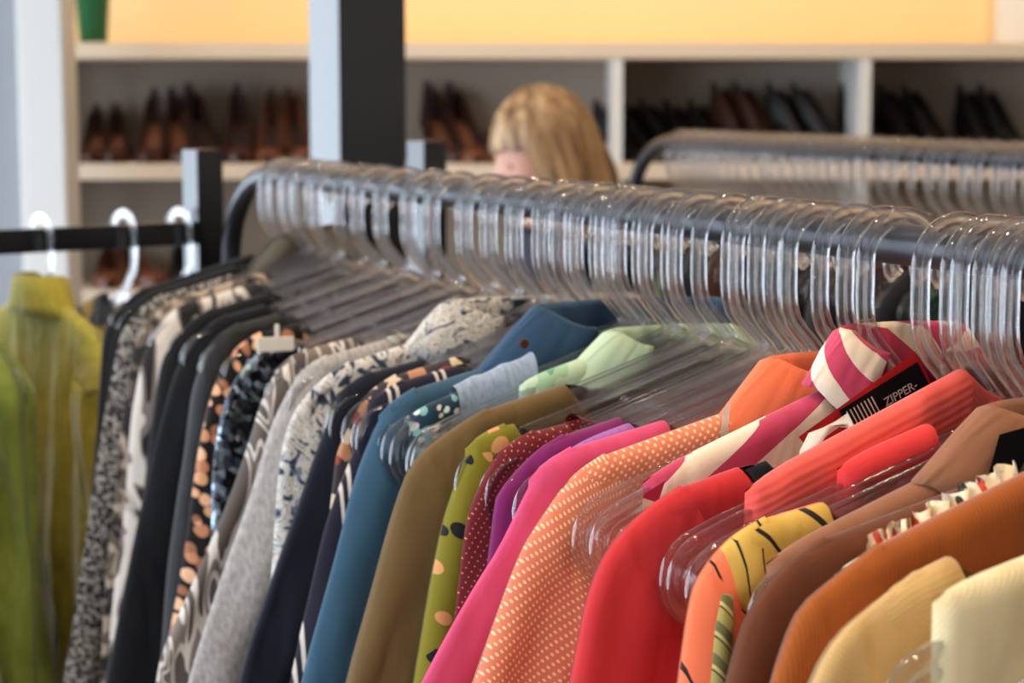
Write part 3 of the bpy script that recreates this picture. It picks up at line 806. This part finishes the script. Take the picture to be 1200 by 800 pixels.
for i in range(9):
    q = i / 8; u = .098 + .062 * q; v = -.188 - .020 * q
    rows.append([bm.verts.new((u + .004 * (math.sin(a) < 0), .012 * math.cos(a), v - .014 + (.019 if math.sin(a) > 0 else .034) * math.sin(a) + .001 * math.sin(i * 2 + a))) for a in [k2 / 14 * 2 * math.pi for k2 in range(14)]])
for A, B in zip(rows, rows[1:]):
    for k2 in range(14):
        f = bm.faces.new((A[k2], A[(k2 + 1) % 14], B[(k2 + 1) % 14], B[k2]))
        for lp in f.loops: lp[uv_].uv = (lp.vert.co.x, lp.vert.co.z)
bobj('rolled_strap', bm, M['grey_blue'], cg, True)
dn = G('denim_shirt', 'blue denim shirt with raised collar and faded chambray sleeve', 'shirt', .388, (.085, -.195), (.212, -.250), [(.220, -.259), (.229, -.285), (.238, -.321), (.254, -.375), (.266, -.420)], 'chambray', 'long', T=.014, scoop=(.05, .01), hw=(.055, .046), collar={'p': (.074, .018, -.198, .046, .055, .052, .052, .5), 'm': 'denim'})
button(dn, .104, .033, -.176, .004, 'umber', 'collar_button')
G('navy_pinstripe_dress', 'dark navy dress with paired white pinstripes beside denim sleeve', 'dress', .432, (.12, -.216), (.205, -.262), [(.214, -.272), (.224, -.292), (.240, -.335), (.262, -.433), (.28, -.52)], 'navy_stripe', 'long', T=.012, scoop=(.06, .02), hw=(.05, .044), hem=-.95)
G('brick_print_blouse', 'grey blouse with brick and cream patches behind navy pinstripes', 'blouse', .458, (.11, -.211), (.200, -.250), [(.21, -.262), (.218, -.285), (.224, -.33)], 'brick_print', 'short', T=.010, scoop=(.06, .02))
G('black_navy_blazer', 'plain blue-black long jacket between paisley and pinstripe', 'jacket', .492, (.13, -.226), (.208, -.254), [(.218, -.266), (.230, -.300), (.246, -.340), (.265, -.39), (.283, -.444)], 'black_navy', 'long', T=.014, scoop=(.07, .02), hw=(.055, .048))
G('paisley_shirt', 'off-white and slate paisley shirt with pointed collar', 'shirt', .545, (.100, -.190), (.206, -.232), [(.216, -.240), (.226, -.258), (.233, -.29), (.238, -.354), (.246, -.42)], 'paisley', 'short', T=.013, scoop=(.05, .01), hw=(.055, .05), collar={'p': (.082, .014, -.198, .034, .05, .036, .036, .5), 'm': 'paisley'})
G('heather_grey_sweater', 'heather grey sweater sleeve beside the paisley shirt', 'sweater', .598, (.115, -.205), (.208, -.245), [(.220, -.258), (.230, -.284), (.243, -.325), (.27, -.40), (.298, -.476)], 'heather_grey', 'long', T=.014, scoop=(.06, .015), hw=(.055, .05), band='pale_grey')
G('leaf_print_tunic', 'taupe tunic with streaky pale leaf print', 'tunic', .652, (.13, -.216), (.207, -.243), [(.218, -.256), (.228, -.290), (.245, -.34), (.275, -.40), (.305, -.460)], 'leaf_taupe', 'elbow', T=.012, scoop=(.06, .02), hw=(.052, .05), hem=-.9)
G('sequin_top', 'glittering silver sequin top beside peach-dotted dress', 'top', .728, (.16, -.222), (.210, -.243), [(.222, -.254), (.230, -.285), (.237, -.331), (.24, -.40)], 'sequins', 'short', T=.012, scoop=(.06, .02), wr=.003)
G('peach_dotted_dress', 'black dress covered in peach pebble spots', 'dress', .788, (.135, -.216), (.205, -.240), [(.216, -.252), (.228, -.294), (.238, -.35), (.255, -.44), (.272, -.531)], 'peach_dots', 'long', T=.013, scoop=(.05, .015), hw=(.05, .045), hem=-1.0)
G('black_satin_blouse', 'plain black satin blouse left of the peach-dotted dress', 'blouse', .862, (.125, -.212), (.205, -.243), [(.217, -.262), (.228, -.320), (.24, -.40), (.258, -.552)], 'black_shine', 'long', T=.015, scoop=(.05, .015), hw=(.052, .045))
G('black_green_leaf_dress', 'black dress with a few large green and pale leaf shapes', 'dress', .93, (.12, -.208), (.198, -.238), [(.212, -.255), (.224, -.285), (.246, -.366), (.27, -.46), (.292, -.550)], 'black_green', 'long', T=.015, scoop=(.05, .015), hw=(.055, .05), hem=-1.0)
G('black_cardigan', 'black cardigan whose shoulder shows behind the green-leaf dress', 'cardigan', .985, (.10, -.197), (.198, -.232), [(.210, -.25), (.222, -.29), (.240, -.40)], 'black_cloth', 'long', T=.012, scoop=(.05, .015), hw=(.05, .045))
G('white_print_shirt', 'black shirt with large smeared white brush print', 'shirt', 1.06, (.09, -.188), (.202, -.236), [(.214, -.254), (.222, -.284), (.232, -.35), (.247, -.461), (.26, -.56)], 'white_print', 'long', T=.014, scoop=(.05, .015), hw=(.052, .046))
G('grey_brown_blouse', 'mottled grey brown blouse near the far end of front rail', 'blouse', 1.11, (.07, -.182), (.20, -.233), [(.212, -.25), (.222, -.29), (.238, -.40)], 'grey_brown_print', 'long', T=.012, scoop=(.05, .015), hw=(.05, .045))
G('tweed_coat', 'salt and pepper tweed coat near the far end of front rail', 'coat', 1.16, (.09, -.192), (.204, -.231), [(.214, -.244), (.224, -.270), (.240, -.36), (.266, -.50), (.290, -.631)], 'tweed', 'long', T=.015, scoop=(.05, .015), hw=(.055, .05), hem=-1.0)
gs = G('grey_bow_blouse', 'black blouse with a loose grey linen neck bow near the rail end', 'blouse', 1.205, (.07, -.182), (.20, -.232), [(.212, -.25), (.222, -.30)], 'black_cloth', 'long', T=.012, scoop=(.04, .01))
sash(gs, [(.068, .018, -.206), (.055, .024, -.188), (.038, .028, -.172), (.016, .028, -.160), (-.01, .024, -.157), (-.035, .02, -.158), (-.06, .016, -.162)], .036, 'grey_linen', 'neck_bow')
sash(gs, [(.02, .026, -.190), (-.01, .028, -.180), (-.04, .024, -.172), (-.065, .02, -.164)], .026, 'grey_linen', 'neck_bow')
G('black_jacket', 'plain black jacket at the far end of the front rail', 'jacket', 1.245, (.04, -.176), (.200, -.230), [(.210, -.248), (.219, -.275), (.228, -.36), (.237, -.46)], 'black_cloth', 'long', T=.015, scoop=(.03, .01), hw=(.055, .05))

# remaining clear hangers along the rail (their garments are hidden further down)
bare = {-.332: 'clear plastic hanger corner in the lowest right of the picture, nearest of all',
        .056: 'clear hanger with a bare rounded end lying over the orange polka dots',
        -.047: 'clear hanger with a bare rounded end lying over the red sweater',
        -.088: 'second bare rounded hanger end lying over the red sweater, nearer the coral print',
        .371: 'second clear hanger end beside the rolled grey-blue strap'}
for r, lab_ in bare.items():
    hanger(MAIN, r, lab_, 'bare clear hangers on the front rail', random.uniform(-.02, .02))
for g in [o for o in C.objects if o.get('group') == GROUP_MAIN and o.get('twin')]:
    r = g['twin_r']
    hanger(MAIN, r + g['twin'], 'second clear hanger paired inside the ' + g['plain_name'], 'paired clear hangers on the front rail', random.uniform(-.004, .004))
# white size tag on a hanger arm
tg = thing('size_tag', 'small white plastic size tag clipped to a hanger arm', 'tag', MAIN.loc(.70), MAIN.rz)
bm = bmesh.new(); box(bm, (.172, .008, -.216), (.206, .011, -.203), .001); bobj('plate', bm, M['price_tag'], tg)
bm = bmesh.new(); box(bm, (.185, .008, -.203), (.189, .010, -.192), .0005); bobj('clip', bm, M['price_tag'], tg)

# ------------------------------------------------------------------ front rack frame
def rack(rail, r0, r1, zoff, label, name='garment_rack', far_only=False):
    t = thing(name, label, 'clothes rack', (0, 0, 0))
    zt = rail.z + RAIL_V + zoff; R = .19; RV = .115
    pts = []
    def P(r, z): x, y, _ = rail.loc(r); return (x, y, z)
    pts.append(P(r0 - R, .12))
    pts.append(P(r0 - R, zt - RV))
    for k2 in range(1, 9):
        a = math.pi - math.pi / 2 * k2 / 8; pts.append(P(r0 + R * math.cos(a), zt - RV + RV * math.sin(a)))
    for k2 in range(1, 8): pts.append(P(r0 + (r1 - r0) * k2 / 8, zt))
    for k2 in range(0, 9):
        a = math.pi / 2 - math.pi / 2 * k2 / 8; pts.append(P(r1 + R * math.cos(a), zt - RV + RV * math.sin(a)))
    pts.append(P(r1 + R, .12))
    bm = bmesh.new(); tube(bm, pts, .0125, 16); bobj('rail', bm, M['gun_metal'], t, True)
    n = Vector((-rail.d.y, rail.d.x, 0))
    for r in (r0 - R, r1 + R):
        c = Vector(P(r, .10)); bm = bmesh.new(); tube(bm, [c - n * .28, c + n * .28], .016, 12); bobj('foot', bm, M['black_metal'], t, True)
        for s in (-1, 1):
            w = c + n * .26 * s
            bm = bmesh.new(); bmesh.ops.create_cone(bm, segments=20, radius1=.045, radius2=.045, depth=.025, cap_ends=True, matrix=Matrix.Translation((w.x, w.y, .0465)) @ Matrix.Rotation(rail.rz, 4, 'Z') @ Matrix.Rotation(math.pi / 2, 4, 'Y'))
            bobj('caster', bm, M['black_metal'], t, False)
    a, b = Vector(P(r0 - R, .13)), Vector(P(r1 + R, .13)); bm = bmesh.new(); tube(bm, [a, b], .012, 10); bobj('lower_bar', bm, M['black_metal'], t, True)
    return t
rack(MAIN, -.42, 1.285, 0, 'dark tubular clothes rack with rounded corners carrying the front row of hangers')

# ------------------------------------------------------------------ rear rack on the right
BACK = Rail((.60, 2.34), (-.325, 1.01), 1.533 - RAIL_V)
BL = 1.06
rack(BACK, -.45, BL, 0, 'dark tubular clothes rack behind, ending in front of the shoe cubbies')
bk = [('black_cloth', 'plain black top', 'black_blouse'), ('dark_green', 'bottle green blouse', 'green_blouse'), ('black_cloth', 'black knit top', 'black_knit'), ('dark_wine', 'dark wine shirt', 'wine_shirt'), ('charcoal', 'charcoal jacket', 'charcoal_jacket'), ('dark_olive_print', 'dark top with pale olive print', 'printed_top'), ('dark_teal', 'dark teal blouse', 'teal_blouse'), ('midnight', 'midnight blue shirt', 'blue_shirt'), ('umber', 'umber brown top', 'brown_jumper'), ('black_shine', 'glossy black blouse', 'glossy_blouse'), ('dark_olive_print', 'dark mottled olive shirt', 'mottled_shirt'), ('charcoal', 'charcoal grey cardigan', 'grey_cardigan'), ('black_cloth', 'black cotton shirt', 'black_shirt'), ('teal_floral', 'dark teal floral dress', 'floral_dress'), ('black_navy', 'blue-black coat', 'dark_coat')]
wh = ['at the near end', 'second from the near end', 'third from the near end', 'fourth from the near end', 'fifth from the near end', 'sixth from the near end', 'seventh from the near end', 'in the middle', 'seventh from the far end', 'sixth from the far end', 'fifth from the far end', 'fourth from the far end', 'third from the far end', 'second from the far end', 'at the far end']
for i, (mt, lb_, nm) in enumerate(bk):
    r = -.22 + i * (BL + .17) / 15
    garment(nm, '%s %s of the rear rack' % (lb_, wh[i]), nm.split('_')[-1], r, (.06 + .02 * (i % 3), -.182), (.20, -.232), [(.212, -.25), (.222, -.30), (.235, -.40)], mt, 'long' if i % 2 else 'short', T=.016, scoop=(.05, .015), rail=BACK, group='dark garments on the rear rack', hangers=False)
rr = -.14
while rr < BL - .02:
    hanger(BACK, rr, 'clear plastic hanger hanging on the rear rack', 'clear hangers on the rear rack', random.uniform(-.06, .06)); rr += random.uniform(.028, .048)

# ------------------------------------------------------------------ square-post rack on the left with green shirts
LD = Vector((.766, .643)); LP = Vector((-.613, 2.35)); LZ = 1.434
la = math.atan2(LD.y, LD.x)
LEFT = Rail((LP.x, LP.y), (LD.x, LD.y), LZ + .012 - RAIL_V)
lr = thing('square_post_rack', 'black square-tube clothes rack with flat bar at far left', 'clothes rack', (LP.x, LP.y, 0), la)
boxo('bar', (-.9, -.010, LZ - .0145), (.262, .010, LZ + .0145), M['black_metal'], lr, .001)
for x in (.281, -.9): boxo('post', (x - .019, -.019, 0), (x + .019, .019, 1.54), M['black_metal'], lr, .001)
for x in (.281, -.9): boxo('foot', (x - .02, -.25, 0), (x + .02, .25, .03), M['black_metal'], lr, .001)
p2 = thing('square_post', 'short black square post with pale side showing behind the hangers', 'post', (-.119, 2.75, 0), la)
boxo('shaft', (-.02, -.02, .01), (.02, .02, 1.547), M['black_metal'], p2, .001); boxo('foot_plate', (-.06, -.06, 0), (.06, .06, .01), M['black_metal'], p2)
# tall dark structural column, side lit by the window
col = thing('square_column', 'tall dark square column with bright window-lit side', 'column', (-.247, 3.16, 0), math.radians(30))
boxo('shaft', (-.058, -.058, .02), (.058, .058, 2.998), M['black_paint'], col, .002); boxo('base_plate', (-.09, -.09, 0), (.09, .09, .02), M['black_metal'], col, .002)

def left_hanger(r, label): return hanger(LEFT, r, label, 'clear hangers on the left bar', math.pi)
GL = 'green shirts on the left bar'
garment('yellow_green_blouse', 'yellow-green satin blouse with open collar on the left bar', 'blouse', .052, (.045, -.165), (.175, -.232), [(.188, -.25), (.196, -.29), (.204, -.36), (.212, -.5)], 'yellow_olive', 'long', T=.02, scoop=(.06, .01), rail=LEFT, group=GL, wr=.012, hangers=False, yaw=math.pi, hw=(.05, .045), hem=-.95, collar={'p': (.034, .02, -.168, .030, .05, .045, .03, .5), 'm': 'yellow_olive'})
garment('moss_green_shirt', 'moss green shirt at the left edge beneath the first hook', 'shirt', -.075, (.05, -.165), (.185, -.228), [(.198, -.25), (.206, -.30), (.216, -.42)], 'moss', 'long', T=.02, scoop=(.06, .01), rail=LEFT, group=GL, wr=.012, hangers=False, yaw=math.pi, hem=-.95, collar={'p': (.04, .02, -.168, .026, .05, .035, .03, .5), 'm': 'moss'})
garment('lime_green_shirt', 'bright lime green shirt in the lower left corner', 'shirt', -.22, (.06, -.18), (.195, -.226), [(.205, -.24), (.216, -.29), (.23, -.40), (.24, -.5)], 'lime', 'long', T=.02, scoop=(.06, .01), rail=LEFT, group=GL, wr=.012, hangers=False, yaw=math.pi, hem=-1.0)
garment('yellow_black_top', 'dark top with mustard print hanging beyond the yellow-green blouse', 'top', .165, (.05, -.17), (.18, -.225), [(.19, -.30)], 'yellow_black', 'none', T=.014, rail=LEFT, group=GL, hangers=False, yaw=math.pi)
left_hanger(.052, 'clear hanger holding the yellow-green blouse on the left bar')
left_hanger(.165, 'clear hanger midway along the left bar'); left_hanger(.245, 'clear hanger on the left bar beside the square post')
left_hanger(-.075, 'clear hanger holding the moss green shirt'); left_hanger(-.22, 'clear hanger holding the lime green shirt')

# ------------------------------------------------------------------ the shopper
def person():
    t = thing('person', 'blond-haired person in dark top standing behind the racks, head bowed', 'person', (.083, 3.92, 0), 0)
    skin = NT('skin'); skin.set('Base Color', lin((222, 168, 146))); skin.set('Roughness', .5); skin.set('Subsurface Weight', .1)
    top_m = fabric('shopper_top', (60, 58, 70)); trouser = fabric('shopper_trousers', (36, 40, 54))
    J = {'pelvis': ((0, 0, .90), .13), 'waist': ((0, 0, 1.05), .115), 'chest': ((-.01, 0, 1.22), .135), 'upper': ((-.015, 0, 1.31), .105), 'neck': ((-.03, 0, 1.385), .048), 'head0': ((-.055, 0, 1.435), .05),
         'sl': ((-.01, .16, 1.305), .055), 'el': ((-.03, .20, 1.04), .042), 'wl': ((-.2, .15, .98), .030), 'hl': ((-.26, .14, .99), .03),
         'sr': ((-.01, -.16, 1.305), .055), 'er': ((-.03, -.20, 1.04), .042), 'wr': ((-.2, -.15, .98), .030), 'hr': ((-.26, -.14, .99), .03),
         'tl': ((0, .085, .84), .09), 'kl': ((-.01, .09, .47), .06), 'al': ((.01, .09, .09), .042), 'fl': ((-.13, .10, .035), .035),
         'tr': ((0, -.085, .84), .09), 'kr': ((-.01, -.09, .47), .06), 'ar': ((.01, -.09, .09), .042), 'fr': ((-.13, -.10, .035), .035)}
    E = [('pelvis', 'waist'), ('waist', 'chest'), ('chest', 'upper'), ('upper', 'neck'), ('neck', 'head0'), ('upper', 'sl'), ('sl', 'el'), ('el', 'wl'), ('wl', 'hl'), ('upper', 'sr'), ('sr', 'er'), ('er', 'wr'), ('wr', 'hr'), ('pelvis', 'tl'), ('tl', 'kl'), ('kl', 'al'), ('al', 'fl'), ('pelvis', 'tr'), ('tr', 'kr'), ('kr', 'ar'), ('ar', 'fr')]
    vs3 = list(J.values()); ix = {k2: i for i, k2 in enumerate(J)}
    vv = [v[0] for v in vs3]; rad = [v[1] for v in vs3]; ed2 = [(ix[a], ix[b]) for a, b in E]
    for s, hnd in ((1, 'hl'), (-1, 'hr')):                 # five fingers on each hand
        hx, hy, hz = J[hnd][0]
        for f in range(5):
            if f == 4: q = [(hx + .02, hy - s * .03, hz + .005), (hx - .01, hy - s * .05, hz), (hx - .03, hy - s * .052, hz - .006)]
            else:
                L = (.062, .072, .068, .052)[f]; oy = s * (-.024 + .016 * f)
                q = [(hx - .03, hy + oy, hz), (hx - .03 - L * .5, hy + oy * 1.1, hz - .008), (hx - .03 - L, hy + oy * 1.1, hz - .03)]
            pi_ = ix[hnd]
            for p3 in q:
                vv.append(p3); rad.append(.009); ed2.append((pi_, len(vv) - 1)); pi_ = len(vv) - 1
    me = bpy.data.meshes.new('figure'); me.from_pydata(vv, ed2, []); 
    o = bpy.data.objects.new('figure', me); C.objects.link(o)
    md = o.modifiers.new('skin', 'SKIN')
    for sv, r in zip(me.skin_vertices[0].data, rad): sv.radius = (r, r)
    me.skin_vertices[0].data[0].use_root = True
    o.modifiers.new('sub', 'SUBSURF').levels = 2
    dg = bpy.context.evaluated_depsgraph_get(); m2 = bpy.data.meshes.new_from_object(o.evaluated_get(dg))
    bpy.data.objects.remove(o)
    for m in (skin.m, top_m, trouser): m2.materials.append(m)
    for p3 in m2.polygons:
        c = p3.center
        p3.material_index = 0 if c.z > 1.37 or c.x < -.21 and c.z > .8 else 1 if c.z > .86 else 2
    m2.materials[0] = skin.m
    o = link('body', m2, None, t)
    # head: faces -x, bowed
    bm = bmesh.new(); bmesh.ops.create_uvsphere(bm, u_segments=40, v_segments=28, radius=1)
    for v in bm.verts:
        x, y, z = v.co
        fx = -x
        w = .076 * (1 - .16 * max(0, -z) ** 1.5)
        X = -.098 * fx if fx < 0 else -.092 * fx
        Y = w * y; Z = .118 * z
        if fx > 0:
            if z < -.2: X += .012 * (-z - .2) * (1 if abs(y) > .5 else 0)
            nose = math.exp(-((y / .16) ** 2)) * math.exp(-(((z + .18) / .2) ** 2)); X -= .034 * nose * fx
            eye = math.exp(-(((abs(y) - .42) / .17) ** 2)) * math.exp(-(((z - .03) / .13) ** 2)); X += .010 * eye * fx
            lip = math.exp(-((y / .3) ** 2)) * math.exp(-(((z + .55) / .07) ** 2)); X -= .006 * lip
            chin = math.exp(-((y / .3) ** 2)) * math.exp(-(((z + .85) / .15) ** 2)); X -= .014 * chin
        elif z < -.3: X -= .03 * (-z - .3)
        v.co = (X, Y, Z)
    q = Matrix.Translation((-.03, 0, 1.502)) @ Matrix.Scale(.94, 4) @ Matrix.Rotation(math.radians(16), 4, 'Z') @ Matrix.Rotation(math.radians(-24), 4, 'Y')
    hd = bobj('head', bm, skin.m, t, True); hd.matrix_local = q
    lipm = plain('lips', (176, 92, 88), .5); eyem = plain('eye_lid', (176, 124, 106), .3)
    for s in (-1, 1):
        bm = bmesh.new(); bmesh.ops.create_uvsphere(bm, u_segments=12, v_segments=8, radius=.008, matrix=Matrix.Translation((-.0745, s * .031, .002))); bobj('eye', bm, eyem, hd, True)
        bm = bmesh.new(); bmesh.ops.create_uvsphere(bm, u_segments=12, v_segments=8, radius=1, matrix=Matrix.Translation((.008, s * .077, -.01)) @ Matrix.Diagonal((.018, .008, .03, 1))); bobj('ear', bm, skin.m, hd, True)
    bm = bmesh.new(); bmesh.ops.create_uvsphere(bm, u_segments=12, v_segments=8, radius=1, matrix=Matrix.Translation((-.087, 0, -.064)) @ Matrix.Diagonal((.01, .022, .006, 1))); bobj('mouth', bm, lipm, hd, True)
    # hair: shoulder length, strands grooved, fringe over the brow
    hm = NT('blond_hair'); n = hm.noise(hm.map(hm.obj(), (22, 22, 3)), 2.2, 4)
    hm.set('Base Color', hm.ramp(n, [(.28, lin((92, 58, 38))), (.5, lin((160, 124, 86))), (.72, lin((206, 172, 128)))])); hm.set('Roughness', .45)
    bm = bmesh.new(); NA, NH = 72, 26; rows = []
    for j in range(NH + 1):
        s = j / NH; row = []
        for i in range(NA):
            a = 2 * math.pi * i / NA        # a=0 is the face direction (-x)
            front = math.cos(a)
            reach = 1.0 - sstep(.25, .62, front) * .62       # hair length around the face
            th = s * reach
            dome = min(1, th / .42)
            ph = dome * math.pi / 2
            rx, ry = .118, .100
            x = -rx * math.sin(ph) * math.cos(a) + .008; y = ry * math.sin(ph) * math.sin(a); z = .136 * math.cos(ph)
            if th > .42:
                d = (th - .42) / .58; z -= .21 * d; k3 = 1 + .10 * math.sin(d * 3) - .22 * d * d; x = x * k3 + .022 * d; y *= k3
            g = 1 + .035 * math.sin(a * 23 + 3 * noise.noise(Vector((a * 2, s * 2, 1)))) * min(1, s * 3) + .05 * noise.noise(Vector((math.cos(a) * 3, math.sin(a) * 3, s * 2.5)))
            row.append(bm.verts.new((x * g, y * g, z + .004 * math.sin(a * 11))))
        rows.append(row)
    for A, B in zip(rows, rows[1:]):
        for i in range(NA): bm.faces.new((A[i], A[(i + 1) % NA], B[(i + 1) % NA], B[i]))
    bmesh.ops.remove_doubles(bm, verts=bm.verts, dist=.0005)
    bmesh.ops.solidify(bm, geom=bm.faces[:], thickness=.006)
    hr = bobj('hair', bm, hm.m, t, True); hr.matrix_local = Matrix.Translation((-.022, 0, 1.508)) @ Matrix.Scale(.92, 4) @ Matrix.Rotation(math.radians(16), 4, 'Z') @ Matrix.Rotation(math.radians(-14), 4, 'Y')
person()
